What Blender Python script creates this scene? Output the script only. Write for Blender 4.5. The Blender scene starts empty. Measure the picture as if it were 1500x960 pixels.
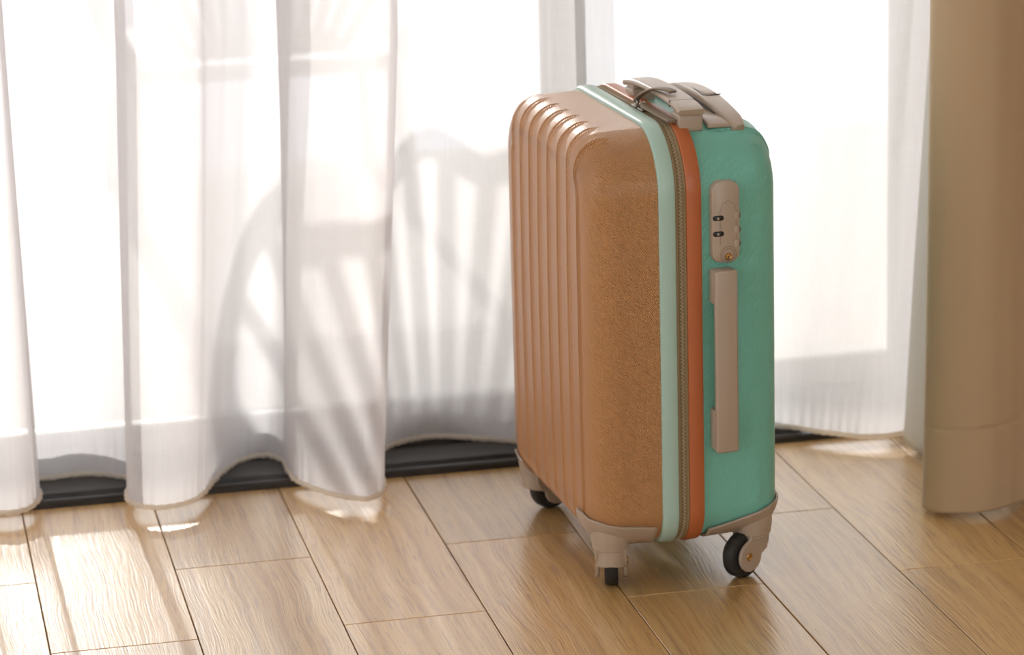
import bpy, bmesh, math, random
from mathutils import Vector, Matrix, noise
C = bpy.context.scene
COL = C.collection
random.seed(7)
PI = math.pi

# ------------------------------------------------------------------ camera
cam_d = bpy.data.cameras.new('camera')
cam = bpy.data.objects.new('camera', cam_d)
COL.objects.link(cam)
CAM_POS = Vector((-0.792, -3.8082, 1.2023))
pitch, roll, yaw = 0.254697, -0.0275394, 0.2053239
fwd = Vector((math.sin(yaw)*math.cos(pitch), math.cos(yaw)*math.cos(pitch), -math.sin(pitch)))
rgt = Vector((math.cos(yaw), -math.sin(yaw), 0))
upv = rgt.cross(fwd)
r2 = math.cos(roll)*rgt + math.sin(roll)*upv
u2 = -math.sin(roll)*rgt + math.cos(roll)*upv
M = Matrix((r2, u2, -fwd)).transposed().to_4x4()
M.translation = CAM_POS
cam.matrix_world = M
cam_d.sensor_width = 36.0
cam_d.lens = 4526.8/1500*36.0
cam_d.clip_start = 0.05
cam_d.dof.use_dof = True
cam_d.dof.focus_distance = 3.40
cam_d.dof.aperture_fstop = 5.6
C.camera = cam

# ------------------------------------------------------------------ world, sun, exposure
w = bpy.data.worlds.new('sky')
C.world = w
w.use_nodes = True
bg = w.node_tree.nodes['Background']
bg.inputs['Color'].default_value = (0.99, 0.958, 0.995, 1)
bg.inputs['Strength'].default_value = 2.1

sun_d = bpy.data.lights.new('sun', 'SUN')
sun_d.energy = 3.9
sun_d.angle = math.radians(0.6)
sun_d.color = (1.0, 0.945, 0.90)
sun = bpy.data.objects.new('sun', sun_d)
COL.objects.link(sun)
SUN_AZ, SUN_T = math.radians(-0.7), 0.205
sd = Vector((-math.sin(SUN_AZ), -math.cos(SUN_AZ), -SUN_T))
sun.rotation_euler = sd.to_track_quat('-Z', 'Y').to_euler()
sun.location = (0, 6, 2)

C.view_settings.view_transform = 'Standard'
C.view_settings.look = 'None'
C.view_settings.gamma = 1.0
C.view_settings.use_curve_mapping = False
C.view_settings.exposure = 0.17
C.cycles.max_bounces = 12
C.cycles.diffuse_bounces = 6
C.cycles.transmission_bounces = 8
C.cycles.transparent_max_bounces = 24

# ------------------------------------------------------------------ helpers
def link(o, parent=None):
    COL.objects.link(o)
    if parent is not None:
        o.parent = parent
    return o

def build(name, verts, faces, m, parent=None, smooth=35):
    me = bpy.data.meshes.new(name)
    me.from_pydata([tuple(v) for v in verts], [], faces)
    me.update()
    o = bpy.data.objects.new(name, me)
    if m: me.materials.append(m)
    if smooth:
        me.polygons.foreach_set('use_smooth', [True]*len(me.polygons))
        if smooth < 180:
            me.set_sharp_from_angle(angle=math.radians(smooth))
    return link(o, parent)

def from_bm(name, bm, m, parent=None, smooth=35):
    me = bpy.data.meshes.new(name)
    bmesh.ops.recalc_face_normals(bm, faces=bm.faces)
    bm.to_mesh(me); bm.free()
    o = bpy.data.objects.new(name, me)
    if m: me.materials.append(m)
    if smooth:
        me.polygons.foreach_set('use_smooth', [True]*len(me.polygons))
        if smooth < 180:
            me.set_sharp_from_angle(angle=math.radians(smooth))
    return link(o, parent)

def box(bm, x0, x1, y0, y1, z0, z1, bev=0.0, seg=2, mat=None):
    r = bmesh.ops.create_cube(bm, size=1.0)
    vs = r['verts']
    for v in vs:
        v.co = Vector(((x0+x1)/2+v.co.x*(x1-x0), (y0+y1)/2+v.co.y*(y1-y0), (z0+z1)/2+v.co.z*(z1-z0)))
    if bev:
        es = list({e for v in vs for e in v.link_edges})
        q = bmesh.ops.bevel(bm, geom=es, offset=bev, segments=seg, profile=0.5, affect='EDGES')
        vs = list({v for f in q['faces'] for v in f.verts} | {v for v in vs if v.is_valid})
    if mat is not None:
        bmesh.ops.transform(bm, matrix=mat, verts=[v for v in vs if v.is_valid])
    return vs

def box_obj(name, x0, x1, y0, y1, z0, z1, m, parent=None, bev=0.0, seg=2):
    bm = bmesh.new()
    box(bm, x0, x1, y0, y1, z0, z1, bev, seg)
    return from_bm(name, bm, m, parent)

def sweep(path, sect, closed=False, up=Vector((0, 0, 1)), cap=True):
    """sweep a closed 2-D section (a along side, b along up) over a 3-D path"""
    n = len(path)
    vs, fs = [], []
    for i in range(n):
        a = path[i-1] if (i > 0 or closed) else path[i]
        b = path[(i+1) % n] if (i < n-1 or closed) else path[i]
        t = (b-a).normalized()
        side = t.cross(up)
        if side.length < 1e-6: side = Vector((1, 0, 0))
        side.normalize()
        un = side.cross(t).normalized()
        sc = sect(i/(n-1)) if callable(sect) else sect
        k = len(sc)
        for p in sc:
            vs.append(path[i]+side*p[0]+un*p[1])
    for i in range(n if closed else n-1):
        for j in range(k):
            a, b = i*k+j, i*k+(j+1) % k
            c, d = ((i+1) % n)*k+(j+1) % k, ((i+1) % n)*k+j
            fs.append((a, b, c, d))
    if cap and not closed:
        fs.append(tuple(range(k-1, -1, -1)))
        fs.append(tuple((n-1)*k+j for j in range(k)))
    return vs, fs

def circ(r, n=10, r2=None):
    return [(r*math.cos(2*PI*i/n), (r2 or r)*math.sin(2*PI*i/n)) for i in range(n)]

def rrect(w, h, r, n=3):
    out = []
    for cx, cy, a0 in ((w/2-r, h/2-r, 0), (-w/2+r, h/2-r, 90), (-w/2+r, -h/2+r, 180), (w/2-r, -h/2+r, 270)):
        for i in range(n+1):
            a = math.radians(a0+90*i/n)
            out.append((cx+r*math.cos(a), cy+r*math.sin(a)))
    return out

def merge(*vf):
    V, F = [], []
    for v, f in vf:
        o = len(V)
        V += list(v)
        F += [tuple(i+o for i in q) for q in f]
    return V, F

def lathe(prof, n=24, axis='Z', origin=Vector((0, 0, 0))):
    """prof: (radius, height) list, closed at both ends by zero or capped radius"""
    vs, fs = [], []
    for r, h in prof:
        for i in range(n):
            a = 2*PI*i/n
            if axis == 'Z': p = Vector((r*math.cos(a), r*math.sin(a), h))
            elif axis == 'X': p = Vector((h, r*math.cos(a), r*math.sin(a)))
            else: p = Vector((r*math.sin(a), h, r*math.cos(a)))
            vs.append(origin+p)
    for j in range(len(prof)-1):
        for i in range(n):
            fs.append((j*n+i, j*n+(i+1) % n, (j+1)*n+(i+1) % n, (j+1)*n+i))
    fs.append(tuple(range(n-1, -1, -1)))
    fs.append(tuple((len(prof)-1)*n+i for i in range(n)))
    return vs, fs

def spline(pts, per=12, closed=False):
    out = []
    n = len(pts)
    rng = n if closed else n-1
    for i in range(rng):
        p0 = pts[(i-1) % n] if closed else pts[max(i-1, 0)]
        p1 = pts[i]; p2 = pts[(i+1) % n]
        p3 = pts[(i+2) % n] if closed else pts[min(i+2, n-1)]
        # centripetal Catmull-Rom keeps tight folds from looping
        def tj(ti, a, b): return ti+max((Vector(b)-Vector(a)).length, 1e-6)**0.5
        t0 = 0.0; t1 = tj(t0, p0, p1); t2 = tj(t1, p1, p2); t3 = tj(t2, p2, p3)
        for s in range(per):
            t = t1+(t2-t1)*s/per
            P0, P1, P2, P3 = Vector(p0), Vector(p1), Vector(p2), Vector(p3)
            A1 = P0*((t1-t)/(t1-t0))+P1*((t-t0)/(t1-t0)) if t1 > t0 else P1
            A2 = P1*((t2-t)/(t2-t1))+P2*((t-t1)/(t2-t1))
            A3 = P2*((t3-t)/(t3-t2))+P3*((t-t2)/(t3-t2)) if t3 > t2 else P2
            B1 = A1*((t2-t)/(t2-t0))+A2*((t-t0)/(t2-t0))
            B2 = A2*((t3-t)/(t3-t1))+A3*((t-t1)/(t3-t1))
            out.append(B1*((t2-t)/(t2-t1))+B2*((t-t1)/(t2-t1)))
    if not closed: out.append(Vector(pts[-1]))
    return out

def empty(name, loc=(0, 0, 0), rz=0, parent=None):
    o = bpy.data.objects.new(name, None)
    o.location = loc; o.rotation_euler = (0, 0, rz)
    o.empty_display_size = 0.05
    return link(o, parent)

def tag(o, label=None, cat=None, group=None, kind=None):
    if label: o['label'] = label
    if cat: o['category'] = cat
    if group: o['group'] = group
    if kind: o['kind'] = kind
    return o

# ------------------------------------------------------------------ materials
def mat(name, col, rough=0.5, spec=0.5, metal=0.0, **kw):
    m = bpy.data.materials.new(name)
    m.use_nodes = True
    b = m.node_tree.nodes['Principled BSDF']
    b.inputs['Base Color'].default_value = (*col, 1)
    b.inputs['Roughness'].default_value = rough
    b.inputs['Specular IOR Level'].default_value = spec
    b.inputs['Metallic'].default_value = metal
    for k, v in kw.items():
        b.inputs[k].default_value = v
    return m

class NT:
    def __init__(s, m): s.t = m.node_tree; s.n = s.t.nodes; s.l = s.t.links
    def add(s, typ, **kw):
        n = s.n.new(typ)
        for k, v in kw.items(): setattr(n, k, v)
        return n
    def put(s, sock, val):
        if hasattr(val, 'is_output'): s.l.new(val, sock)
        else: sock.default_value = val
    def math(s, op, a, b=0.0, clamp=False):
        n = s.add('ShaderNodeMath', operation=op); n.use_clamp = clamp
        s.put(n.inputs[0], a); s.put(n.inputs[1], b)
        return n.outputs[0]
    def noise(s, vec, scale, detail=2.0, rough=0.5):
        n = s.add('ShaderNodeTexNoise')
        s.put(n.inputs['Vector'], vec)
        n.inputs['Scale'].default_value = scale
        n.inputs['Detail'].default_value = detail
        n.inputs['Roughness'].default_value = rough
        return n.outputs['Fac']
    def mapping(s, vec, loc=(0, 0, 0), rot=(0, 0, 0), scale=(1, 1, 1)):
        n = s.add('ShaderNodeMapping')
        s.put(n.inputs['Vector'], vec)
        n.inputs['Location'].default_value = loc
        n.inputs['Rotation'].default_value = rot
        n.inputs['Scale'].default_value = scale
        return n.outputs[0]
    def ramp(s, fac, stops):
        n = s.add('ShaderNodeValToRGB')
        s.put(n.inputs[0], fac)
        e = n.color_ramp.elements
        while len(e) < len(stops): e.new(0.5)
        for el, (p, c) in zip(e, stops):
            el.position = p; el.color = (*c, 1) if len(c) == 3 else c
        return n.outputs[0]
    def mix(s, fac, a, b, blend='MIX'):
        n = s.add('ShaderNodeMix', data_type='RGBA', blend_type=blend)
        s.put(n.inputs[0], fac); s.put(n.inputs[6], a); s.put(n.inputs[7], b)
        return n.outputs[2]
    def bump(s, h, strength, dist, normal=None):
        n = s.add('ShaderNodeBump')
        n.inputs['Strength'].default_value = strength
        n.inputs['Distance'].default_value = dist
        s.put(n.inputs['Height'], h)
        if normal is not None: s.l.new(normal, n.inputs['Normal'])
        return n.outputs[0]
    def obj(s): return s.add('ShaderNodeTexCoord').outputs['Object']
    def sep(s, v):
        n = s.add('ShaderNodeSeparateXYZ'); s.put(n.inputs[0], v); return n.outputs
    @property
    def bsdf(s): return s.n['Principled BSDF']
    @property
    def out(s): return s.n['Material Output']

def shell_mat(name, col, rough, amp=1.0):
    """moulded polycarbonate with a fine diamond-embossed skin"""
    m = mat(name, col, rough, 0.5, IOR=1.6)
    m.node_tree.nodes['Principled BSDF'].inputs['Coat Weight'].default_value = 0.45
    m.node_tree.nodes['Principled BSDF'].inputs['Coat Roughness'].default_value = 0.30
    t = NT(m)
    uvn = t.add('ShaderNodeUVMap'); uvn.uv_map = 'unfold'
    x, y, z = t.sep(uvn.outputs[0])
    k = 2*PI/0.0032
    s1 = t.math('SINE', t.math('MULTIPLY', t.math('ADD', x, y), k))
    s2 = t.math('SINE', t.math('MULTIPLY', t.math('SUBTRACT', x, y), k))
    h = t.math('ADD', t.math('MULTIPLY', s2, 0.65), t.math('MULTIPLY', t.math('MULTIPLY', s1, s2), 0.5))
    n2 = t.noise(t.obj(), 14.0, 2.0)
    t.put(t.bsdf.inputs['Normal'], t.bump(h, 0.9*amp, 0.0010))
    t.put(t.bsdf.inputs['Roughness'], t.math('ADD', rough-0.05, t.math('MULTIPLY', n2, 0.1)))
    return m

MT = {}
MT['copper'] = shell_mat('copper_shell', (0.68, 0.32, 0.115), 0.34)
MT['mint'] = shell_mat('mint_shell', (0.22, 0.66, 0.53), 0.36, 0.8)
MT['mint_rim'] = mat('pale_mint_rim', (0.42, 0.60, 0.52), 0.32)
MT['rust_rim'] = mat('rust_orange_rim', (0.50, 0.14, 0.045), 0.34)
MT['beige'] = mat('taupe_plastic', (0.44, 0.345, 0.26), 0.29, IOR=1.6)
MT['tape'] = mat('khaki_zip_tape', (0.30, 0.22, 0.12), 0.8, 0.2)
MT['zip'] = mat('zip_teeth', (0.50, 0.40, 0.26), 0.35, 0.6)
MT['nickel'] = mat('nickel_metal', (0.42, 0.38, 0.33), 0.28, 0.5, 1.0)
MT['brass'] = mat('brass_metal', (0.55, 0.33, 0.12), 0.25, 0.5, 1.0)
MT['black'] = mat('black_plastic', (0.012, 0.011, 0.010), 0.4)
MT['tyre'] = mat('black_rubber_tyre', (0.030, 0.027, 0.024), 0.55, 0.35)
MT['leather'] = mat('grey_brown_pull', (0.24, 0.18, 0.12), 0.5)
MT['wall'] = mat('white_wall_paint', (0.78, 0.72, 0.64), 0.9, 0.2)
MT['ceiling'] = mat('ceiling_paint', (0.82, 0.78, 0.72), 0.9, 0.2)
MT['grout'] = mat('brown_grout', (0.27, 0.18, 0.10), 0.9, 0.1)
MT['frame'] = mat('charcoal_aluminium', (0.13, 0.12, 0.10), 0.45, 0.4)
MT['balcony'] = mat('pale_balcony_tile', (0.70, 0.66, 0.62), 0.7, 0.3)
MT['chair'] = mat('painted_chair_wood', (0.88, 0.87, 0.87), 0.6, 0.3)

def track_mat():
    m = mat('black_track_aluminium', (0.020, 0.017, 0.015), 0.42, 0.4)
    t = NT(m)
    n1 = t.noise(t.mapping(t.obj(), scale=(4, 30, 30)), 6.0, 6.0, 0.7)
    c = t.ramp(n1, [(0.45, (0.018, 0.015, 0.013)), (0.75, (0.06, 0.05, 0.042))])
    t.put(t.bsdf.inputs['Base Color'], c)
    return m
MT['track'] = track_mat()
MT['rail'] = mat('pale_grey_rail', (0.52, 0.51, 0.49), 0.5, 0.3)

def glass_mat():
    m = bpy.data.materials.new('window_glass'); m.use_nodes = True
    t = NT(m); t.n.remove(t.bsdf)
    tr = t.add('ShaderNodeBsdfTransparent'); tr.inputs[0].default_value = (0.95, 0.97, 0.96, 1)
    gl = t.add('ShaderNodeBsdfGlossy'); gl.inputs['Roughness'].default_value = 0.02
    fr = t.add('ShaderNodeFresnel'); fr.inputs[0].default_value = 1.45
    mx = t.add('ShaderNodeMixShader')
    t.l.new(fr.outputs[0], mx.inputs[0]); t.l.new(tr.outputs[0], mx.inputs[1]); t.l.new(gl.outputs[0], mx.inputs[2])
    t.l.new(mx.outputs[0], t.out.inputs[0])
    return m
MT['glass'] = glass_mat()

def sheer_mat():
    m = bpy.data.materials.new('white_sheer_voile'); m.use_nodes = True
    t = NT(m); t.n.remove(t.bsdf)
    co = t.obj()
    slub = t.noise(t.mapping(co, scale=(900, 900, 14)), 1.0, 2.0)
    weft = t.noise(t.mapping(co, scale=(20, 20, 900)), 1.0, 1.0)
    wv = t.math('ADD', t.math('MULTIPLY', slub, 0.7), t.math('MULTIPLY', weft, 0.3))
    lw = t.add('ShaderNodeLayerWeight'); lw.inputs['Blend'].default_value = 0.5
    face = lw.outputs['Facing']
    # open weave: fewer gaps show the more obliquely the cloth is crossed
    gap = t.math('MULTIPLY', t.math('SUBTRACT', 1.0, t.math('POWER', face, 1.6)), 0.235)
    gap = t.math('MULTIPLY', gap, t.math('ADD', 0.55, t.math('MULTIPLY', wv, 0.9)), clamp=True)
    # the bottom hand's breadth is gathered and turned double, so it is denser
    mr = t.add('ShaderNodeMapRange', interpolation_type='SMOOTHSTEP')
    t.put(mr.inputs['Value'], t.sep(co)[2])
    for i_, v_ in ((1, 0.025), (2, 0.060), (3, 0.30), (4, 1.0)): mr.inputs[i_].default_value = v_
    gap = t.math('MULTIPLY', gap, mr.outputs[0])
    tl = t.add('ShaderNodeBsdfTranslucent'); tl.inputs[0].default_value = (0.74, 0.715, 0.73, 1)
    df = t.add('ShaderNodeBsdfDiffuse'); df.inputs[0].default_value = (0.85, 0.83, 0.835, 1)
    m1 = t.add('ShaderNodeMixShader'); m1.inputs[0].default_value = 0.44
    t.l.new(tl.outputs[0], m1.inputs[1]); t.l.new(df.outputs[0], m1.inputs[2])
    tp = t.add('ShaderNodeBsdfTransparent')
    m2 = t.add('ShaderNodeMixShader')
    t.l.new(gap, m2.inputs[0]); t.l.new(m1.outputs[0], m2.inputs[1]); t.l.new(tp.outputs[0], m2.inputs[2])
    t.l.new(m2.outputs[0], t.out.inputs[0])
    return m
MT['sheer'] = sheer_mat()

def cloth_mat(name, col, trans):
    m = bpy.data.materials.new(name); m.use_nodes = True
    t = NT(m); b = t.bsdf
    b.inputs['Base Color'].default_value = (*col, 1)
    b.inputs['Roughness'].default_value = 0.85
    b.inputs['Specular IOR Level'].default_value = 0.2
    b.inputs['Sheen Weight'].default_value = 0.15
    co = t.obj()
    n1 = t.noise(t.mapping(co, scale=(1100, 1100, 60)), 1.0, 1.0)
    t.put(b.inputs['Normal'], t.bump(n1, 0.12, 0.0005))
    if trans:
        tl = t.add('ShaderNodeBsdfTranslucent'); tl.inputs[0].default_value = (*col, 1)
        mx = t.add('ShaderNodeMixShader'); mx.inputs[0].default_value = trans
        t.l.new(b.outputs[0], mx.inputs[1]); t.l.new(tl.outputs[0], mx.inputs[2])
        t.l.new(mx.outputs[0], t.out.inputs[0])
    return m
MT['drape'] = cloth_mat('beige_blackout_drape', (0.54, 0.39, 0.24), 0.0)
MT['lining'] = cloth_mat('grey_drape_lining', (0.90, 0.89, 0.86), 0.5)
MT['hem'] = cloth_mat('cream_rolled_hem', (0.92, 0.86, 0.77), 0.55)

def floor_mat():
    m = mat('oak_look_tile', (0.5, 0.3, 0.13), 0.33, 0.55)
    t = NT(m)
    co = t.obj()
    rnd = t.add('ShaderNodeObjectInfo').outputs['Random']
    off = t.add('ShaderNodeCombineXYZ')
    t.put(off.inputs[0], t.math('MULTIPLY', rnd, 7.0)); t.put(off.inputs[1], t.math('MULTIPLY', rnd, 13.0))
    va = t.add('ShaderNodeVectorMath', operation='ADD')
    t.l.new(co, va.inputs[0]); t.l.new(off.outputs[0], va.inputs[1])
    v = va.outputs[0]
    # slow warp so the grain wanders and makes cathedral arches
    warp = t.noise(t.mapping(v, scale=(4.0, 1.6, 1)), 1.6, 2.0)
    wx = t.add('ShaderNodeCombineXYZ')
    t.put(wx.inputs[0], t.math('MULTIPLY', warp, 0.045))
    vb = t.add('ShaderNodeVectorMath', operation='ADD')
    t.l.new(v, vb.inputs[0]); t.l.new(wx.outputs[0], vb.inputs[1])
    g = vb.outputs[0]
    rings = t.noise(t.mapping(g, scale=(95, 1.8, 1)), 1.0, 3.0, 0.6)
    pores = t.noise(t.mapping(g, scale=(400, 12, 1)), 1.0, 2.0, 0.6)
    broad = t.noise(t.mapping(v, scale=(9, 1.2, 1)), 1.0, 2.0)
    c1 = t.ramp(rings, [(0.30, (0.45, 0.240, 0.066)), (0.52, (0.65, 0.385, 0.122)), (0.75, (0.73, 0.470, 0.175))])
    c2 = t.mix(t.math('MULTIPLY', broad, 0.35), c1, (0.50, 0.29, 0.095, 1))
    pm = t.math('MULTIPLY', t.math('LESS_THAN', pores, 0.41), 0.42)
    c3 = t.mix(pm, c2, (0.25, 0.125, 0.045, 1))
    tone = t.math('ADD', 0.86, t.math('MULTIPLY', rnd, 0.26))
    hs = t.add('ShaderNodeHueSaturation')
    t.put(hs.inputs['Value'], tone); t.put(hs.inputs['Color'], c3)
    t.put(t.bsdf.inputs['Base Color'], hs.outputs[0])
    t.bsdf.inputs['IOR'].default_value = 1.75
    t.bsdf.inputs['Coat Weight'].default_value = 1.0
    t.bsdf.inputs['Coat IOR'].default_value = 1.85
    t.bsdf.inputs['Coat Roughness'].default_value = 0.21
    h = t.math('ADD', t.math('MULTIPLY', rings, 0.6), t.math('MULTIPLY', pores, 0.75))
    t.put(t.bsdf.inputs['Normal'], t.bump(h, 0.38, 0.0016))
    t.put(t.bsdf.inputs['Coat Normal'], t.bump(h, 0.22, 0.0016))
    t.put(t.bsdf.inputs['Roughness'], t.math('ADD', 0.46, t.math('MULTIPLY', pores, 0.14)))
    return m
MT['floor'] = floor_mat()

# ------------------------------------------------------------------ the room
U = 0.165                                                   # width of one floor tile
RX0, RX1, RY0, RH = -2.6, 2.6, -5.0, 2.6
fl = box_obj('floor', RX0, RX1, RY0, 0.32, -0.06, -0.004, MT['grout'])
tag(fl, kind='structure')
TH = 0.0075
def tile_mesh(length):
    g = 0.00065
    bm = bmesh.new()
    box(bm, g, U-g, g, length-g, -TH, 0.0, 0.0007, 1)
    return bm
tile_data = {}
def tile(x, y0, y1):
    key = round(y1-y0, 4)
    if key not in tile_data:
        o = from_bm('tile', tile_mesh(y1-y0), MT['floor'], fl, smooth=0)
        tile_data[key] = o.data
    else:
        o = bpy.data.objects.new('tile', tile_data[key]); link(o, fl)
    o.location = (x, y0, 0)
X_SEAM = (0.8975-4.8)*U
for k in range(-12, 20):
    x = X_SEAM+k*U
    if x < RX0 or x+U > RX1: continue
    j = (19.84-23.08)*U if k % 2 == 0 else (21.34-23.08)*U
    tile(x, j, 0.0)
    y = j
    while y > RY0:
        y0 = max(y-6*U, RY0)
        if y-y0 > 0.05: tile(x, y0, y)
        y = y0

tag(box_obj('ceiling', RX0-.1, RX1+.1, RY0-.1, 0.4, RH, RH+0.1, MT['ceiling']), kind='structure')
bm = bmesh.new()                                            # unseen opening added behind the camera so sky light fills the room
BX0, BX1, BZ0, BZ1 = -2.1, 2.1, 0.5, 2.4
box(bm, RX0-.1, BX0, RY0-0.1, RY0, -0.06, RH)
box(bm, BX1, RX1+.1, RY0-0.1, RY0, -0.06, RH)
box(bm, BX0, BX1, RY0-0.1, RY0, -0.06, BZ0)
box(bm, BX0, BX1, RY0-0.1, RY0, BZ1, RH)
tag(from_bm('wall_back', bm, MT['wall'], smooth=0), kind='structure')
bm = bmesh.new()                                            # unseen opening added in the left wall, as side fill from the sky
LY0, LY1, LZ0, LZ1 = -4.2, -0.25, 0.15, 2.5
box(bm, RX0-0.1, RX0, RY0, LY0, -0.06, RH)
box(bm, RX0-0.1, RX0, LY1, 0.32, -0.06, RH)
box(bm, RX0-0.1, RX0, LY0, LY1, -0.06, LZ0)
box(bm, RX0-0.1, RX0, LY0, LY1, LZ1, RH)
tag(from_bm('wall_left', bm, MT['wall'], smooth=0), kind='structure')
tag(box_obj('wall_right', RX1, RX1+0.1, RY0, 0.32, -0.06, RH, MT['wall']), kind='structure')
WX0, WX1, WTOP = -2.2, 0.64, 2.35
bm = bmesh.new()
box(bm, RX0, WX0, 0.0, 0.32, 0.0, RH)
box(bm, WX1, RX1, 0.0, 0.32, 0.0, RH)
box(bm, WX0, WX1, 0.0, 0.32, WTOP, RH)
tag(from_bm('wall_front', bm, MT['wall'], smooth=0), kind='structure')

def fill_window(name, a, b, z0, z1, along_y, at):
    """a framed pane for an opening added to let in fill light"""
    bm = bmesh.new()
    F = 0.05
    mid = (a+b)/2
    for p, q, c, d in ((a, b, z0, z0+F), (a, b, z1-F, z1), (a, a+F, z0+F, z1-F), (b-F, b, z0+F, z1-F), (mid-F/2, mid+F/2, z0+F, z1-F)):
        if along_y: box(bm, at-0.03, at+0.03, p, q, c, d)
        else: box(bm, p, q, at-0.03, at+0.03, c, d)
    w_ = tag(from_bm(name, bm, MT['frame'], smooth=0), kind='structure')
    if along_y: box_obj('glass_pane', at-0.003, at+0.003, a+F, b-F, z0+F, z1-F, MT['glass'], w_)
    else: box_obj('glass_pane', a+F, b-F, at-0.003, at+0.003, z0+F, z1-F, MT['glass'], w_)
fill_window('fill_window_1', LY0, LY1, LZ0, LZ1, True, RX0-0.05)
fill_window('fill_window_2', BX0, BX1, BZ0, BZ1, False, RY0-0.05)

# sliding door track set into the opening
prof = [(0.0, -0.004), (0.0, 0.007), (0.002, 0.009), (0.012, 0.009), (0.014, 0.006), (0.022, 0.006), (0.024, 0.012), (0.030, 0.0125),
        (0.085, 0.0125), (0.087, 0.007), (0.110, 0.007), (0.112, 0.0095), (0.120, 0.0095), (0.122, 0.007), (0.158, 0.006), (0.160, 0.017),
        (0.170, 0.017), (0.172, 0.007), (0.212, 0.007), (0.214, 0.017), (0.222, 0.017), (0.224, 0.007), (0.28, 0.007), (0.285, 0.016), (0.32, 0.016), (0.32, -0.004)]
vs, fs = [], []
for x in (WX0, WX1):
    for y, z in prof: vs.append(Vector((x, y, z)))
n = len(prof)
for i in range(n-1): fs.append((i, i+1, n+i+1, n+i))
fs.append(tuple(range(n))); fs.append(tuple(range(2*n-1, n-1, -1)))
tag(build('trim_1', vs, fs, MT['track'], smooth=0), kind='structure')

def sliding_door(name, x0, x1, y0):
    y1 = y0+0.034
    z0, z1 = 0.018, WTOP-0.004
    d = empty(name, ((x0+x1)/2, y0, 0))
    tag(d, kind='structure')
    def part(nm, a, b, c, e, ya, yb, m, bev=0.002):
        cx = (x0+x1)/2
        return box_obj(nm, a-cx, b-cx, ya-y0, yb-y0, c, e, m, d, bev)
    S = 0.046
    part('stile', x0, x0+S, z0, z1, y0, y1, MT['frame'])
    part('stile', x1-S, x1, z0, z1, y0, y1, MT['frame'])
    part('bottom_rail', x0+S, x1-S, z0, 0.055, y0+0.001, y1-0.001, MT['rail'])
    part('top_rail', x0+S, x1-S, z1-0.06, z1, y0+0.001, y1-0.001, MT['frame'])
    part('glass_pane', x0+S-0.004, x1-S+0.004, 0.052, z1-0.057, y0+0.014, y0+0.020, MT['glass'], 0)
sliding_door('door_1', -0.98, 0.143, 0.148)
sliding_door('door_2', 0.098, WX1-0.002, 0.200)
sliding_door('door_3', WX0+0.002, -0.936, 0.200)

# balcony outside
tag(box_obj('balcony_floor', -3.5, 3.5, 0.32, 2.15, -0.15, -0.005, MT['balcony']), kind='structure')

# ------------------------------------------------------------------ sheer curtain
SHEER = [(-0.7169, 0.1173, -0.6852), (-0.6981, -0.0089, -0.6764), (-0.6727, -0.0456, -0.6491), (-0.6471, -0.0447, -0.6353), (-0.6285, -0.0212, -0.6286), (-0.6189, 0.0204, -0.6227), (-0.6237, 0.0826, -0.625), (-0.5988, 0.0843, -0.6021), (-0.5683, 0.0904, -0.5553), (-0.5336, 0.0798, -0.5203), (-0.512, 0.0639, -0.4976), (-0.4978, 0.0441, -0.4738), (-0.5099, -0.0099, -0.4916), (-0.5094, -0.0515, -0.4833), (-0.4935, -0.0739, -0.4654), (-0.4704, -0.0838, -0.4351), (-0.4342, -0.0685, -0.3972), (-0.4128, -0.0335, -0.3817), (-0.3978, 0.0043, -0.3607), (-0.3762, 0.0502, -0.3322), (-0.3483, 0.0923, -0.3037), (-0.3197, 0.1028, -0.2778), (-0.3, 0.0806, -0.2598), (-0.296, 0.0194, -0.2854), (-0.2922, -0.0158, -0.2789), (-0.2808, -0.0466, -0.2696), (-0.2471, -0.1018, -0.2295), (-0.2156, -0.1232, -0.1893), (-0.1976, -0.105, -0.1644), (-0.1841, -0.058, -0.147), (-0.1794, 0.0212, -0.1413), (-0.1628, 0.0803, -0.1277), (-0.1421, 0.1034, -0.1095), (-0.1194, 0.1162, -0.0875), (-0.0811, 0.121, -0.0524), (-0.0301, 0.0952, -0.0078), (0.0166, 0.0641, 0.0398), (0.0747, 0.0199, 0.0972), (0.1353, 0.0011, 0.1555), (0.2132, 0.013, 0.2262), (0.2948, 0.0343, 0.2913), (0.329, 0.0372, 0.3354), (0.3703, 0.0311, 0.3733), (0.3937, 0.0136, 0.4141), (0.4149, -0.0098, 0.4528), (0.437, -0.03, 0.4839), (0.4617, -0.0476, 0.5213), (0.4954, -0.0548, 0.5307), (0.535, -0.0371, 0.5601), (0.5479, -0.0142, 0.574)]
pre = []
for i in range(17):                                       # folds that go on to the left
    x = -2.05+i*0.081
    y = 0.03+0.078*math.sin(i*1.25)
    pre.append((x, y, x+0.02))
SHEER = pre+SHEER

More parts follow.
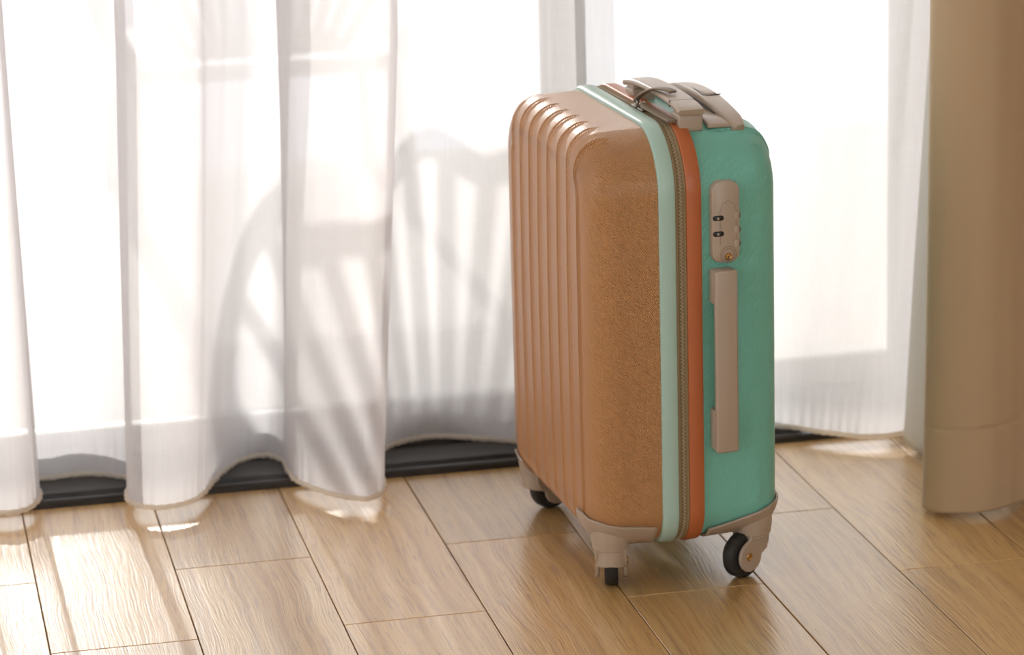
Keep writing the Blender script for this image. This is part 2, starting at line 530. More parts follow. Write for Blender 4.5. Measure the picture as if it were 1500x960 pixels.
def curtain(name, pts, zb, zt, zref, m, ruffle, levels, per=10):
    bot = spline([(a, b, 0) for a, b, c in pts], per)
    top = spline([(c, b, 0) for a, b, c in pts], per)
    L = [0.0]
    for i in range(1, len(bot)): L.append(L[-1]+(bot[i]-bot[i-1]).length)
    vs, fs = [], []
    nu = len(bot)
    for z in levels:
        k = (z-zb)/(zref-zb)
        k = k if k < 1 else 1+0.35*(1-math.exp(-(k-1)/0.8))
        for i in range(nu):
            p = bot[i].lerp(top[i], k)
            a = bot[max(i-1, 0)]; b = bot[min(i+1, nu-1)]
            t = (b-a).normalized(); nn = Vector((-t.y, t.x, 0))
            d = 0.0
            if ruffle:
                e = math.exp(-(z-zb)/0.035)
                d += ruffle*e*(math.sin(L[i]*2*PI/0.014+1.5*math.sin(L[i]*40))+0.6*math.sin(L[i]*2*PI/0.029))
            d += 0.0020*noise.noise(Vector((L[i]*9, z*2.2, 1.7)))+0.0008*noise.noise(Vector((L[i]*45, z*3, 5)))
            zz = z
            if ruffle and z == levels[0]:
                zz += 0.0004*math.sin(L[i]*2*PI/0.011)
            vs.append(Vector((p.x, p.y, zz))+nn*d)
    for j in range(len(levels)-1):
        for i in range(nu-1):
            fs.append((j*nu+i, j*nu+i+1, (j+1)*nu+i+1, (j+1)*nu+i))
    o = build(name, vs, fs, m, None, smooth=180)
    return o, vs[:nu], L

lv = [0.014+0.0035*i for i in range(16)]+[0.075+0.02*i for i in range(28)]+[0.66+0.12*i for i in range(14)]+[2.30]
sheer, edge, L = curtain('sheer_curtain', SHEER, 0.014, 2.30, 0.587, MT['sheer'], 0.0010, lv)
tag(sheer, 'white sheer curtain hanging in deep folds across the sliding glass door', 'curtain')
def hem_sect(t): return circ(0.0026, 6, 0.0032)
hv, hf = sweep([p+Vector((0, 0, 0.0005)) for p in edge], circ(0.0034, 8, 0.0036))
hem = build('rolled_hem', hv, hf, MT['hem'], sheer, smooth=180)
tag(hem, label='cream gathered hem cord along the bottom of the sheer')

# ------------------------------------------------------------------ heavy drape
DRAPE = [(0.5181, -0.2347, 0.5157), (0.4866, -0.2612, 0.4903), (0.4564, -0.308, 0.463), (0.4451, -0.3449, 0.4515), (0.4564, -0.3654, 0.4603), (0.4826, -0.3761, 0.4844), (0.5134, -0.377, 0.5138), (0.5451, -0.3638, 0.5437), (0.5731, -0.3493, 0.57), (0.6024, -0.3437, 0.5965), (0.6273, -0.3715, 0.619), (0.6536, -0.4166, 0.6389), (0.704, -0.4035, 0.6876), (0.7619, -0.3748, 0.7437), (0.803, -0.4048, 0.7826), (0.8422, -0.4568, 0.8189)]
ld = [0.008, 0.012, 0.018, 0.03]+[0.05+0.02*i for i in range(3)]+[0.109, 0.113, 0.115, 0.117, 0.121]+[0.14+0.03*i for i in range(18)]+[0.7+0.12*i for i in range(14)]+[2.34]
drape, dedge, DL = curtain('blackout_drape', DRAPE, 0.008, 2.34, 0.636, MT['drape'], 0, ld, 12)
nu = len(dedge)
me = drape.data
for j, z in enumerate(ld):
    for i in range(nu):
        v = me.vertices[j*nu+i]
        if abs(z-0.115) < 0.0005: v.co.y += 0.0016
        if j == 0: v.co.z += 0.004*noise.noise(Vector((DL[i]*22, 0, 3)))+0.0015*math.sin(DL[i]*70)
so = drape.modifiers.new('thickness', 'SOLIDIFY'); so.thickness = 0.003; so.offset = 0
tag(drape, 'heavy beige blackout drape bunched at the right of the sheer curtain', 'curtain')
LIN = [(0.5149, -0.065, 0.551), (0.5168, -0.098, 0.553), (0.5195, -0.135, 0.556), (0.528, -0.18, 0.562), (0.548, -0.215, 0.575), (0.585, -0.235, 0.60), (0.64, -0.245, 0.65), (0.72, -0.25, 0.73)]
lin, _, _ = curtain('grey_lining', LIN, 0.006, 2.33, 0.60, MT['lining'], 0, [0.006, 0.02, 0.05, 0.1, 0.2, 0.3, 0.4, 0.5, 0.6, 0.8, 1.1, 1.5, 1.9, 2.33], 8)
so = lin.modifiers.new('thickness', 'SOLIDIFY'); so.thickness = 0.002; so.offset = 0
lin.parent = drape
tag(lin, label='pale grey lining layer behind the beige face cloth')

# ------------------------------------------------------------------ suitcase
SC = Vector((0.0793, -0.340, 0.0)); SYAW = math.radians(3)
case = empty('suitcase', SC, SYAW)
tag(case, 'copper and mint two-tone hard-shell suitcase standing on four black wheels', 'suitcase')
HF, HB, HW, Z0, Z1 = 0.1085, 0.1205, 0.1875, 0.0535, 0.5375
RCT, RCB, FR = 0.072, 0.042, 0.034                          # corner radii: top, bottom; fillet towards the faces
GROOVES = [-0.1505+0.0405*i for i in range(8)]

def ramp_pts(a, b, fine_a, fine_b, fine, coarse):
    """positions from a to b with fine steps near both ends"""
    out = [a]
    while out[-1] < b-1e-6:
        s = fine if (out[-1] < a+fine_a-1e-6 or out[-1] > b-fine_b-1e-6) else coarse
        out.append(min(out[-1]+s, b))
    return out

def shell(depth, keep=None, offset=0.0, ribs=True, ystep=0.0012, lim=None, wrap=0.034, seam=False):
    """a half shell: open at x=0, face at x=depth.  returns verts (x depth, y, z), faces"""
    zc, hz = (Z0+Z1)/2, (Z1-Z0)/2
    ys = []
    n = int(round(2*HW/ystep))
    ys = [-HW+2*HW*i/n for i in range(n+1)]
    zs = ramp_pts(-hz, hz, 0.060, 0.095, 0.0036, 0.018)
    ts = [depth*i/22 for i in range(23)]                    # below the face, 0 = at face level
    def place(y, z, t):
        # outline rounding (squares of the corner block -> quarter disc)
        RC = RCT if z > 0 else RCB
        cy = max(-HW+RC, min(HW-RC, y)); cz = max(-hz+RC, min(hz-RC, z))
        dy, dz = y-cy, z-cz
        if dy and dz:
            m_ = max(abs(dy), abs(dz)); l = math.hypot(dy, dz)
            dy, dz = dy/l*m_, dz/l*m_
        rad = math.hypot(dy, dz)
        if rad > 1e-9: ny, nz = dy/rad, dz/rad
        else: ny = nz = 0.0
        e = RC-rad if rad > 1e-9 else RC
        a = e if t <= 0 else -t
        q = PI/4*FR
        if abs(a) < q:
            ph = (a+q)/FR
            en, x = FR*(1-math.cos(ph)), depth-FR*(1-math.sin(ph))
        elif a >= q:
            s = FR*(1-PI/4)*max(0.0, 1-(a-q)/(RCB-0.001-q))
            en, x = e+s, depth
        else:
            s = FR*(1-PI/4)
            en = 0.0
            x = (depth-t)*(depth-FR)/(depth-q) if depth > q else 0
        # slight draft and belly
        bel = 0.0035*(1-(y/HW)**2)*(1-(z/hz)**2)*max(0, x/depth)
        if t <= 0 or x > depth-FR: x = x+bel
        taper = 0.003*(x/depth)
        rr = RC-en if rad > 1e-9 else 0.0
        return Vector((x, (cy+ny*rr)*(1-taper/HW), zc+(cz+nz*rr)*(1-taper/hz)))
    vid, vs, src = {}, [], []
    def V(y, z, t):
        if lim: z = min(z, lim(t)-zc)
        key = (round(y, 6), round(z, 6), round(t, 6))
        if key not in vid:
            vid[key] = len(vs); vs.append(place(y, z, t)); src.append((y, z, t))
        return vid[key]
    fs, fuv = [], []
    def unfold(p, kind):
        y, z, t = p
        if kind == 1: return (math.copysign(HW+t, y), z)
        if kind == 2: return (y, math.copysign(hz+t, z))
        return (y, z)
    def quad(a, b, c, d, kind=0):
        if keep:
            cy = sum(p[0] for p in (a, b, c, d))/4; czz = sum(p[1] for p in (a, b, c, d))/4; ct = sum(p[2] for p in (a, b, c, d))/4
            if not keep(cy, czz+zc, ct): return
        if lim and min(a[1], c[1]) >= lim(ct)-zc-1e-5: return
        fs.append((V(*a), V(*b), V(*c), V(*d)))
        fuv.append([unfold(p, kind) for p in (a, b, c, d)])
    for j in range(len(zs)-1):
        for i in range(len(ys)-1):
            quad((ys[i], zs[j], 0), (ys[i+1], zs[j], 0), (ys[i+1], zs[j+1], 0), (ys[i], zs[j+1], 0))
    for k in range(len(ts)-1):
        for j in range(len(zs)-1):
            for s in (-1, 1):
                q = ((s*HW, zs[j], ts[k]), (s*HW, zs[j+1], ts[k]), (s*HW, zs[j+1], ts[k+1]), (s*HW, zs[j], ts[k+1]))
                quad(*(q if s < 0 else q[::-1]), kind=1)
        for i in range(len(ys)-1):
            for s in (-1, 1):
                q = ((ys[i], s*hz, ts[k]), (ys[i+1], s*hz, ts[k]), (ys[i+1], s*hz, ts[k+1]), (ys[i], s*hz, ts[k+1]))
                quad(*(q[::-1] if s < 0 else q), kind=2)
    me = bpy.data.meshes.new('tmp'); me.from_pydata([tuple(v) for v in vs], [], fs); me.update()
    nrm = [Vector(v.normal) for v in me.vertices]
    # outward normals: point away from the middle of the shell
    c0 = Vector((0.0, 0.0, zc))
    tot = sum(n_.dot(v-c0) for n_, v in zip(nrm, vs))
    sg = 1 if tot > 0 else -1
    bpy.data.meshes.remove(me)
    if sg < 0:
        fs = [f[::-1] for f in fs]; fuv = [u[::-1] for u in fuv]
    out = []
    for v, n_, (y, z, t) in zip(vs, nrm, src):
        d = offset
        if ribs:
            e = min(abs(z+hz), abs(hz-z)) if t <= 0 else -t
            msk = max(0.0, min(1.0, (wrap-t)/0.018)) if t > 0 else 1.0
            if abs(y) >= HW-1e-6: msk = 0.0
            g = 0.0
            for gy in GROOVES:
                u = (y-gy)
                if abs(u) < 0.012:
                    # a stepped rib: narrow bead, sharp groove, gentle rise
                    big = 1.5 if gy == GROOVES[0] else 1.0
                    g += big*(-0.0027*math.exp(-(u/0.0021)**2)+0.0012*math.exp(-((u+0.0052)/0.0024)**2)+0.0010*math.exp(-((u-0.0052)/0.0030)**2))
            d += g*msk
        if seam and t > 0 and abs(y) >= HW-1e-6:
            d -= 0.0016*math.exp(-((t-0.015)/0.0030)**2)
        out.append(v+n_*sg*d)
    shell.uv = fuv
    return out, fs
def put_uv(o, fuv):
    lay = o.data.uv_layers.new(name='unfold')
    lay.data.foreach_set('uv', [c for f in fuv for u in f for c in u])

XF, XB = -0.0235, 0.0225                                    # where the two shells meet their rims
dF, dB = HF+XF, HB-XB
def put_front(v): return Vector((XF-v.x, v.y, v.z))
def put_back(v): return Vector((XB+v.x, v.y, v.z))
v1, f1 = shell(dF)
front = build('front_shell', [put_front(v) for v in v1], [q[::-1] for q in f1], MT['copper'], case, smooth=180)
put_uv(front, [u[::-1] for u in shell.uv])
tag(front, label='ribbed copper-coloured front half of the shell')
v1, f1 = shell(dB, wrap=0.060, seam=True)
back = build('back_shell', [put_back(v) for v in v1], f1, MT['mint'], case, smooth=180)
put_uv(back, shell.uv)
tag(back, label='mint green back half of the shell')

def outline(off, n=14):
    """rounded-rectangle loop in the YZ plane, grown by off"""
    pts = []
    hw, hz = HW+off, (Z1-Z0)/2+off
    zc = (Z0+Z1)/2
    for sy_, sz_, a0 in ((1, 1, 0), (-1, 1, 90), (-1, -1, 180), (1, -1, 270)):
        r = (RCT if sz_ > 0 else RCB)+off
        cy, cz = sy_*(hw-r), sz_*(hz-r)
        for i in range(n+1):
            a = math.radians(a0+90*i/n)
            pts.append(Vector((0, cy+r*math.cos(a), zc+cz+r*math.sin(a))))
    return pts
def loop_band(sect):
    """sect: closed list of (x, offset from the outline)"""
    loops = [outline(o) for x, o in sect]
    n = len(loops[0]); k = len(sect)
    vs = [Vector((sect[j][0], loops[j][i].y, loops[j][i].z)) for i in range(n) for j in range(k)]
    fs = [(i*k+j, i*k+(j+1) % k, ((i+1) % n)*k+(j+1) % k, ((i+1) % n)*k+j) for i in range(n) for j in range(k)]
    return vs, fs
def fix(o):
    bm = bmesh.new(); bm.from_mesh(o.data); bmesh.ops.recalc_face_normals(bm, faces=bm.faces); bm.to_mesh(o.data); bm.free()
    return o
v, f = loop_band([(-0.0270, -0.006), (-0.0270, 0.0018), (-0.0258, 0.0036), (-0.0236, 0.0042), (-0.0222, 0.0050), (-0.0100, 0.0054), (-0.0086, 0.0048), (-0.0080, 0.0030), (-0.0080, -0.006)])
o = fix(build('front_rim', v, f, MT['mint_rim'], case, smooth=50)); tag(o, label='pale mint rim strip framing the copper shell')
v, f = loop_band([(0.0045, -0.006), (0.0045, 0.0030), (0.0052, 0.0048), (0.0068, 0.0055), (0.0200, 0.0050), (0.0222, 0.0040), (0.0232, 0.0020), (0.0232, -0.006)])
o = fix(build('back_rim', v, f, MT['rust_rim'], case, smooth=50)); tag(o, label='rust orange rim strip framing the mint shell')
v, f = loop_band([(-0.0082, -0.006), (-0.0082, 0.0030), (-0.0070, 0.0038), (-0.0056, 0.0036), (-0.0048, 0.0022), (-0.0040, 0.0016), (0.0010, 0.0016), (0.0018, 0.0022), (0.0026, 0.0036), (0.0040, 0.0038), (0.0047, 0.0030), (0.0047, -0.006)])
o = fix(build('zip_tape', v, f, MT['tape'], case, smooth=50)); tag(o, label='khaki zip tape running between the two rims')
# interlocking teeth
ol = outline(0.0019, 60)
P = [ol[0]]
pitch = 0.0021
acc = 0.0
teeth = []
for i in range(1, len(ol)+1):
    a, b = ol[i-1], ol[i % len(ol)]
    seg = (b-a).length
    if seg < 1e-9: continue
    d = pitch-acc
    while d <= seg:
        teeth.append((a.lerp(b, d/seg), (b-a).normalized())); d += pitch
    acc = seg-(d-pitch)
V_, F_ = [], []
for k, (p, t) in enumerate(teeth):
    nrm = Vector((1, 0, 0)).cross(t)
    if nrm.dot(p-Vector((0, 0, (Z0+Z1)/2))) < 0: nrm = -nrm
    xo = -0.0022 if k % 2 else -0.0008
    b0 = len(V_)
    for sx in (-1, 1):
        for st in (-1, 1):
            for sn in (0, 1):
                q = p+Vector((xo+sx*0.0012, 0, 0))+t*(st*0.00062)+nrm*(sn*0.0012)
                V_.append(q)
    F_ += [tuple(b0+i for i in q) for q in ((0, 1, 3, 2), (4, 6, 7, 5), (0, 4, 5, 1), (2, 3, 7, 6), (1, 5, 7, 3))]
o = build('zip_teeth', V_, F_, MT['zip'], case, smooth=0); tag(o, kind='stuff')

# zip sliders with their pulls, on the top edge
def zip_slider(y, pull_pts, nm):
    bm = bmesh.new()
    box(bm, -0.0062, 0.0028, y-0.008, y+0.008, 0.5400, 0.5440, 0.0012)
    box(bm, -0.0035, 0.0002, y-0.006, y+0.005, 0.5435, 0.5490, 0.0015)
    s = from_bm(nm, bm, MT['nickel'], case)
    ring = [Vector((-0.0017+0.0035*math.cos(a), y-0.003+0.0045*math.sin(a), 0.5490+0.002*math.sin(2*a))) for a in [2*PI*i/14 for i in range(14)]]
    rv, rf = sweep(ring, circ(0.0009, 6), closed=True)
    build('pull_ring', rv, rf, MT['nickel'], s)
    path = spline(pull_pts, 8)
    def sec(t):
        wd = 0.0042+0.0018*math.sin(min(1, t*1.4)*PI/2)
        return rrect(wd*2, 0.0026, 0.0011, 2)
    pv, pf = sweep([Vector(p) for p in path], sec)
    build('pull_tab', pv, pf, MT['leather'], s)
    return s
zip_slider(-0.030, [(-0.0030, -0.033, 0.5500), (0.0010, -0.046, 0.5590), (0.0085, -0.062, 0.5668), (0.0150, -0.076, 0.5690), (0.0200, -0.087, 0.5688), (0.0225, -0.093, 0.5672)], 'zip_slider')
zip_slider(-0.054, [(-0.0030, -0.058, 0.5490), (-0.0015, -0.080, 0.5472), (0.0010, -0.105, 0.5455), (0.0035, -0.130, 0.5440), (0.0050, -0.143, 0.5430)], 'zip_slider')

# top carry handle
hx0, hx1 = 0.010, 0.041
arch = [(-0.1520, 0.5535), (-0.144, 0.5555), (-0.125, 0.5580), (-0.100, 0.5603), (-0.045, 0.5620), (0.012, 0.5610), (0.038, 0.5588), (0.056, 0.5560), (0.064, 0.5535)]
path = spline([(0.0255, y, z) for y, z in arch], 6)
def gsec(t):
    e = min(t, 1-t); k = min(1.0, e/0.05)
    wd = 0.031*(0.80+0.20*math.sqrt(max(0, 1-(1-k)**2)))
    return rrect(wd, 0.0068, 0.0028, 3)
gv, gf = sweep([Vector(p) for p in path], gsec)
grip = build('carry_handle', gv, gf, MT['beige'], case, smooth=40)
bm = bmesh.new()
box(bm, 0.0115, 0.0405, -0.1480, -0.1190, 0.530, 0.5510, 0.003, 3)
box(bm, 0.0135, 0.0385, -0.1400, -0.1220, 0.549, 0.5560, 0.001, 1)
from_bm('handle_base', bm, MT['beige'], case)
bm = bmesh.new()
box(bm, 0.0115, 0.0405, 0.0290, 0.0580, 0.530, 0.5510, 0.003, 3)
box(bm, 0.0135, 0.0385, 0.0320, 0.0550, 0.549, 0.5560, 0.001, 1)
from_bm('handle_base', bm, MT['beige'], case)
box_obj('handle_joint', 0.0098, 0.0412, -0.1175, -0.1169, 0.5550, 0.5624, MT['black'], grip)

# pull-out trolley handle lying in its tray on the back top edge
zc = (Z0+Z1)/2
def tray_keep(y, z, t): return -0.150 < y < 0.150 and z > Z1-0.0005 and t > 0.034 and t < dB-0.026
v, f = shell(dB, keep=tray_keep, offset=0.0018, ribs=False, ystep=0.005)
tr = build('trolley_tray', [put_back(p) for p in v], f, MT['beige'], case, smooth=180)
so = tr.modifiers.new('thickness', 'SOLIDIFY'); so.thickness = 0.003; so.offset = 1
bar = [(x+0.005, y+0.016, z) for x, y, z in [(0.0780, -0.165, 0.5290), (0.0770, -0.150, 0.5345), (0.0760, -0.125, 0.5405), (0.0755, -0.085, 0.5465), (0.0755, -0.040, 0.5490), (0.0755, 0.010, 0.5475), (0.0755, 0.045, 0.5430), (0.0758, 0.066, 0.5375), (0.0760, 0.076, 0.5320)]]
path = spline(bar, 6)
def tsec(t):
    e = min(t, 1-t); k = min(1.0, e/0.22)
    s = 0.45+0.55*math.sin(k*PI/2)
    return rrect(0.024*s, 0.012, 0.0042, 3)
tv, tf = sweep([Vector(p) for p in path], tsec)
tg = build('trolley_handle', tv, tf, MT['beige'], case, smooth=50)
bm = bmesh.new(); box(bm, 0.0745, 0.0885, -0.056, -0.010, 0.5520, 0.5555, 0.0016)
from_bm('release_button', bm, MT['beige'], tg)
pv, pf = sweep([Vector(p) for p in spline([(0.0920, -0.0575, 0.5540), (0.0740, -0.0575, 0.5535), (0.0725, -0.034, 0.5550), (0.0740, -0.0090, 0.5545)], 6)], circ(0.0007, 6))
build('button_seam', pv, pf, MT['black'], tg)
pv, pf = sweep([Vector(p) for p in spline([(0.0690, -0.132, 0.5345), (0.0682, -0.109, 0.5400), (0.0682, -0.069, 0.5445), (0.0682, 0.026, 0.5450), (0.0690, 0.076, 0.5390)], 6)], circ(0.0010, 6))
build('tray_gap', pv, pf, MT['black'], tg)

# combination lock on the narrow side
YF = -HW
def plate(name, x0, x1, z0, z1, y0, y1, r, m, parent, bev=0.003):
    """rounded plate facing -Y between y0 (inner) and y1 (outer)"""
    cx, cz = (x0+x1)/2, (z0+z1)/2
    secs = [(0, y0), (0, y1+bev), (bev*0.3, y1+bev*0.3), (bev, y1)]
    vs, fs = [], []
    k = None
    for ins, y in secs:
        rr = rrect(x1-x0-2*ins, z1-z0-2*ins, max(r-ins, 0.001), 6); k = len(rr)
        vs += [Vector((cx+a, y, cz+b)) for a, b in rr]
    for s in range(len(secs)-1):
        for j in range(k): fs.append((s*k+j, s*k+(j+1) % k, (s+1)*k+(j+1) % k, (s+1)*k+j))
    fs.append(tuple((len(secs)-1)*k+j for j in range(k)))
    fs.append(tuple(range(k-1, -1, -1)))
    return fix(build(name, vs, fs, m, parent, smooth=40))
lock = plate('combination_lock', 0.0330, 0.0672, 0.3865, 0.4810, YF+0.004, YF-0.0085, 0.012, MT['beige'], case, 0.0035)
yl = YF-0.0085
for z in (0.4390, 0.4208):
    s = plate('zip_slot', 0.0345, 0.0475, z-0.0030, z+0.0030, yl+0.002, yl-0.0003, 0.0029, MT['black'], lock, 0.0002)
    lv_, lf_ = lathe([(0.0016, -0.0002), (0.0016, -0.0008), (0.0008, -0.0010)], 10, 'Y', Vector((0.0405, yl-0.0003, z-0.0003)))
    build('latch_pin', lv_, lf_, MT['nickel'], lock)
for i, z in enumerate((0.4405, 0.4245, 0.4085)):
    lv_, lf_ = sweep([Vector((0.0655+0.0014*math.cos(a), yl-0.0002, z+0.0019*math.sin(a))) for a in [2*PI*q/12 for q in range(12)]], circ(0.00035, 5), closed=True, up=Vector((0, 1, 0)))
    build('dial_mark', lv_, lf_, MT['black'], lock)
    lv_, lf_ = lathe([(0.0022, -0.0045), (0.0052, -0.0040), (0.0056, 0.0), (0.0052, 0.0040), (0.0022, 0.0045)], 16, 'Z', Vector((0.0630, yl+0.0045, z)))
    build('number_dial', lv_, lf_, MT['beige'], lock)
for rr in (0.0095, 0.0070):
    lv_, lf_ = sweep([Vector((0.0525+rr*math.cos(a), yl-0.0001, 0.3960+rr*math.sin(a))) for a in [2*PI*q/28 for q in range(28)]], circ(0.0003, 5), closed=True, up=Vector((0, 1, 0)))
    build('ring_groove', lv_, lf_, MT['leather'], lock)
lv_, lf_ = sweep([Vector((0.0525+x, yl-0.0001, z)) for x, z in ((-0.0095, 0.408), (-0.0095, 0.447), (-0.0065, 0.455), (0, 0.4585), (0.0065, 0.455), (0.0095, 0.447), (0.0095, 0.408))], circ(0.00025, 5), up=Vector((0, 1, 0)))
build('face_line', lv_, lf_, MT['leather'], lock)
lv_, lf_ = lathe([(0.0042, 0.001), (0.0042, -0.0008), (0.0034, -0.0013), (0.0028, -0.0006), (0.0006, -0.0006)], 18, 'Y', Vector((0.0525, yl, 0.3940)))
kh = build('key_cylinder', lv_, lf_, MT['brass'], lock)
box_obj('key_slot', 0.0519, 0.0531, yl-0.0012, yl-0.0004, 0.3918, 0.3946, MT['black'], kh)

# side carry handle
bm = bmesh.new()
box(bm, 0.0320, 0.0590, YF-0.0230, YF-0.0140, 0.1665, 0.3810, 0.0032, 3)
sh = from_bm('side_handle', bm, MT['beige'], case)
bm = bmesh.new(); box(bm, 0.0318, 0.0588, YF-0.0165, YF+0.006, 0.3400, 0.3802, 0.003, 2); from_bm('handle_lug', bm, MT['beige'], sh)
bm = bmesh.new(); box(bm, 0.0318, 0.0588, YF-0.0165, YF+0.006, 0.1675, 0.2160, 0.003, 2); from_bm('handle_lug', bm, MT['beige'], sh)

# casters: bracket wraps a bottom corner, a fork swivels under it and carries the wheel
WR = 0.0272
def caster(sx, sy, heading, half=0.0138):
    """sx: -1 front (copper) / 1 back (mint); sy: -1 near / 1 far; heading: local angle in which the wheel trails"""
    depth = dF if sx < 0 else dB
    def keep(y, z, t):
        if y*sy < HW-0.060: return False
        if t > depth-0.010: return False
        return True
    def lim(t):
        t = max(t, 0.0)
        if sx > 0: return Z0+0.0335-0.026*min(1.0, t/(depth-0.010))**1.3
        return Z0+((0.031-0.008*t/depth) if sy < 0 else 0.014)
    v, f = shell(depth, keep=keep, offset=0.0014, ribs=False, ystep=0.004, lim=lim)
    if sx < 0: v, f = [put_front(p) for p in v], [q[::-1] for q in f]
    else: v = [put_back(p) for p in v]
    br = build('caster_bracket', v, f, MT['beige'], case, smooth=180)
    so = br.modifiers.new('thickness', 'SOLIDIFY'); so.thickness = 0.0028; so.offset = 1.0
    cx, cy = (-0.0815 if sx < 0 else 0.092), sy*0.158
    cv, cf = lathe([(0.0232, 0.0760), (0.0232, 0.0640), (0.0225, 0.0590), (0.0218, 0.0560), (0.0218, 0.0520), (0.0205, 0.0505)], 28, 'Z', Vector((cx, cy, 0)))
    build('caster_cup', cv, cf, MT['beige'], br, smooth=40)
    # fork: swivel dome plus two cheeks
    hx, hy = math.cos(heading), math.sin(heading)
    trail = 0.0185
    R = Matrix(((hx, -hy, 0, cx), (hy, hx, 0, cy), (0, 0, 1, 0), (0, 0, 0, 1)))
    parts = []
    dv, df = lathe([(0.0195, 0.0540), (0.0203, 0.0510), (0.0198, 0.0470), (0.0150, 0.0455)], 24, 'Z')
    parts.append((dv, df))
    for s in (-1, 1):
        prof = [(-0.014, 0.0525), (0.018, 0.0525), (0.0185, 0.048)]
        for i in range(11):
            a = math.radians(55-i*235/10)
            prof.append((trail+0.0185*math.cos(a), WR+0.0185*math.sin(a)))
        prof += [(-0.006, 0.0300), (-0.0125, 0.0400)]
        n_ = len(prof)
        y0_, y1_ = s*half, s*(half+0.0048)
        vv = [Vector((x, y0_, z)) for x, z in prof]+[Vector((x, y1_, z)) for x, z in prof]
        ff = [tuple(range(n_)), tuple(range(2*n_-1, n_-1, -1))]+[(i, (i+1) % n_, n_+(i+1) % n_, n_+i) for i in range(n_)]
        parts.append((vv, ff))
    # rounded shroud on the leading side
    sv, sf, ns = [], [], 15
    for i in range(ns):
        a = math.radians(180-84+168*i/(ns-1))
        e = abs(i-(ns-1)/2)/((ns-1)/2)
        zb = 0.0330-0.004*e
        for rr, z in ((0.0205, 0.0515), (0.0205, zb), (0.0168, zb), (0.0168, 0.0515)):
            sv.append(Vector((rr*math.cos(a), rr*(half+0.0048)/0.0205*math.sin(a), z)))
    for i in range(ns-1):
        for q in range(4): sf.append((i*4+q, i*4+(q+1) % 4, (i+1)*4+(q+1) % 4, (i+1)*4+q))
    sf += [(3, 2, 1, 0), tuple((ns-1)*4+q for q in range(4))]
    parts.append((sv, sf))
    V, F = merge(*parts)
    fk = fix(build('fork', [R @ p for p in V], F, MT['beige'], br, smooth=35))
    bv = fk.modifiers.new('bevel', 'BEVEL'); bv.width = 0.0012; bv.segments = 2; bv.limit_method = 'ANGLE'
    wp = [(0.004, -half), (0.006, -half), (0.0062, -0.0076), (0.018, -0.0080), (0.0250, -0.0078), (0.0264, -0.0066), (WR, -0.0040), (WR, 0.0040), (0.0264, 0.0066), (0.0250, 0.0078), (0.018, 0.0080), (0.0062, 0.0076), (0.006, half), (0.004, half)]
    wv_, wf = lathe(wp, 36, 'Y', Vector((trail, 0, WR)))
    build('wheel', [R @ p for p in wv_], wf, MT['tyre'], br, smooth=40)
    for s in (-1, 1):
        av, af = lathe([(0.0048, s*(half+0.0036)), (0.0048, s*(half+0.0056)), (0.0040, s*(half+0.0062)), (0.0026, s*(half+0.0054)), (0.0004, s*(half+0.0052))], 16, 'Y', Vector((trail+0.004, 0, WR+0.001)))
        fix(build('axle_bolt', [R @ p for p in av], af, MT['brass'], br))
caster(-1, -1, math.radians(73))
caster(1, -1, math.radians(209), 0.0102)
caster(-1, 1, math.radians(20))
caster(1, 1, math.radians(200))

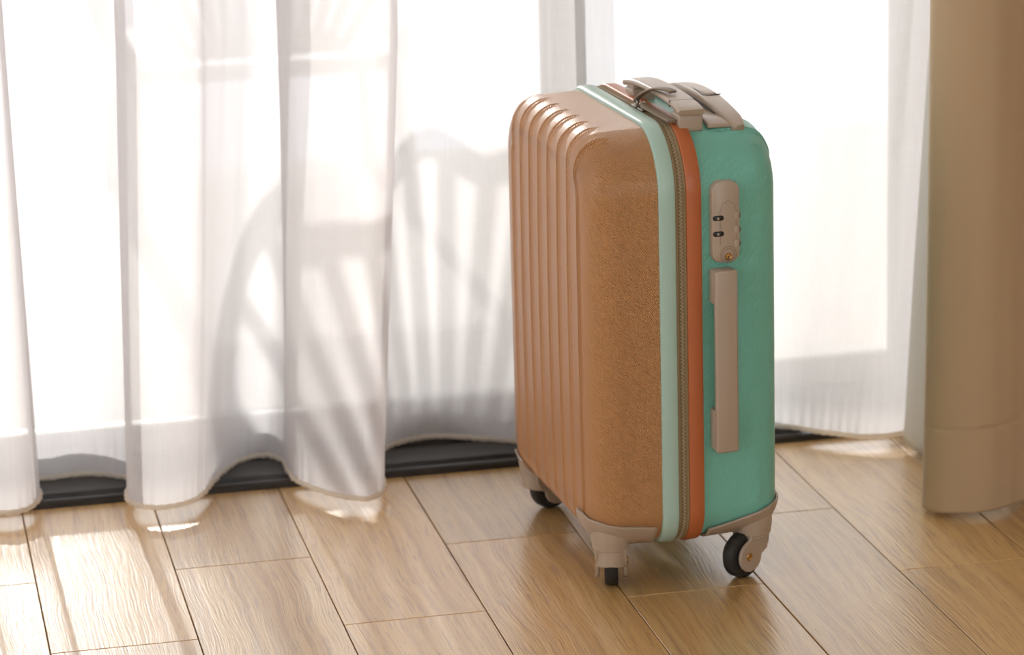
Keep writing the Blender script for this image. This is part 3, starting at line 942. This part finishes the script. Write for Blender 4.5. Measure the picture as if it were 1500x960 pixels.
# ------------------------------------------------------------------ balcony chair
def balcony_chair(loc, rz, label):
    """shell-shaped back with a scalloped top and slats fanning from the seat; faces -Y when rz = 0"""
    c = empty('balcony_chair', loc, rz)
    tag(c, label, 'chair')
    seat_z, half = 0.315, 0.30
    # scalloped outline of the back
    edge = [(-0.235, 0.02, seat_z), (-0.292, 0.03, 0.43), (-0.285, 0.05, 0.54), (-0.235, 0.07, 0.635), (-0.165, 0.08, 0.700), (-0.115, 0.085, 0.712), (-0.065, 0.085, 0.697),
            (-0.03, 0.09, 0.715), (0.0, 0.09, 0.728), (0.03, 0.09, 0.715), (0.065, 0.085, 0.697), (0.115, 0.085, 0.712), (0.165, 0.08, 0.700), (0.235, 0.07, 0.635), (0.285, 0.05, 0.54), (0.292, 0.03, 0.43), (0.235, 0.02, seat_z)]
    pts = [Vector(p) for p in spline(edge, 6)]
    v, f = sweep(pts, rrect(0.042, 0.024, 0.006, 2), up=Vector((0, 1, 0)))
    build('back_frame', v, f, MT['chair'], c)
    upper = [p for p in pts if p.z > 0.44]
    for i in range(12):
        s = (i-5.5)/5.5
        xb = s*0.13; xt = s*0.272
        zt = min(upper, key=lambda p: abs(p.x-xt)).z-0.004
        p0, p1 = Vector((xb, 0.015, seat_z+0.01)), Vector((xt, 0.075, zt))
        v, f = sweep([p0, p0.lerp(p1, 0.5), p1], rrect(0.025, 0.010, 0.003, 2), up=Vector((0, 1, 0)))
        build('slat', v, f, MT['chair'], c)
    # seat: rounded board
    ring = []
    for a, b in rrect(0.56, 0.48, 0.11, 8): ring.append((a, b-0.22))
    n = len(ring)
    vs = [Vector((a, b, seat_z-0.03)) for a, b in ring]+[Vector((a, b, seat_z)) for a, b in ring]
    fs = [tuple(range(n-1, -1, -1)), tuple(range(n, 2*n))]+[(i, (i+1) % n, n+(i+1) % n, n+i) for i in range(n)]
    build('seat', vs, fs, MT['chair'], c)
    for sx in (-1, 1):
        for y0, y1 in ((-0.40, -0.44), (-0.03, 0.05)):
            p = [Vector((sx*0.235, y0, seat_z-0.02)), Vector((sx*0.245, (y0+y1)/2, 0.15)), Vector((sx*0.25, y1, 0.0))]
            v, f = sweep(p, circ(0.017, 8), up=Vector((0, 1, 0)))
            build('leg', v, f, MT['chair'], c)
        p = [Vector(q) for q in spline([(sx*0.288, 0.045, 0.505), (sx*0.30, -0.12, 0.50), (sx*0.30, -0.30, 0.475), (sx*0.275, -0.41, 0.41), (sx*0.25, -0.42, seat_z-0.01)], 6)]
        v, f = sweep(p, rrect(0.04, 0.02, 0.006, 2))
        build('armrest', v, f, MT['chair'], c)
    return c
balcony_chair((-0.098, 1.60, -0.025), PI, 'low slat-back balcony chair with a scalloped top, beyond the sheer curtain')
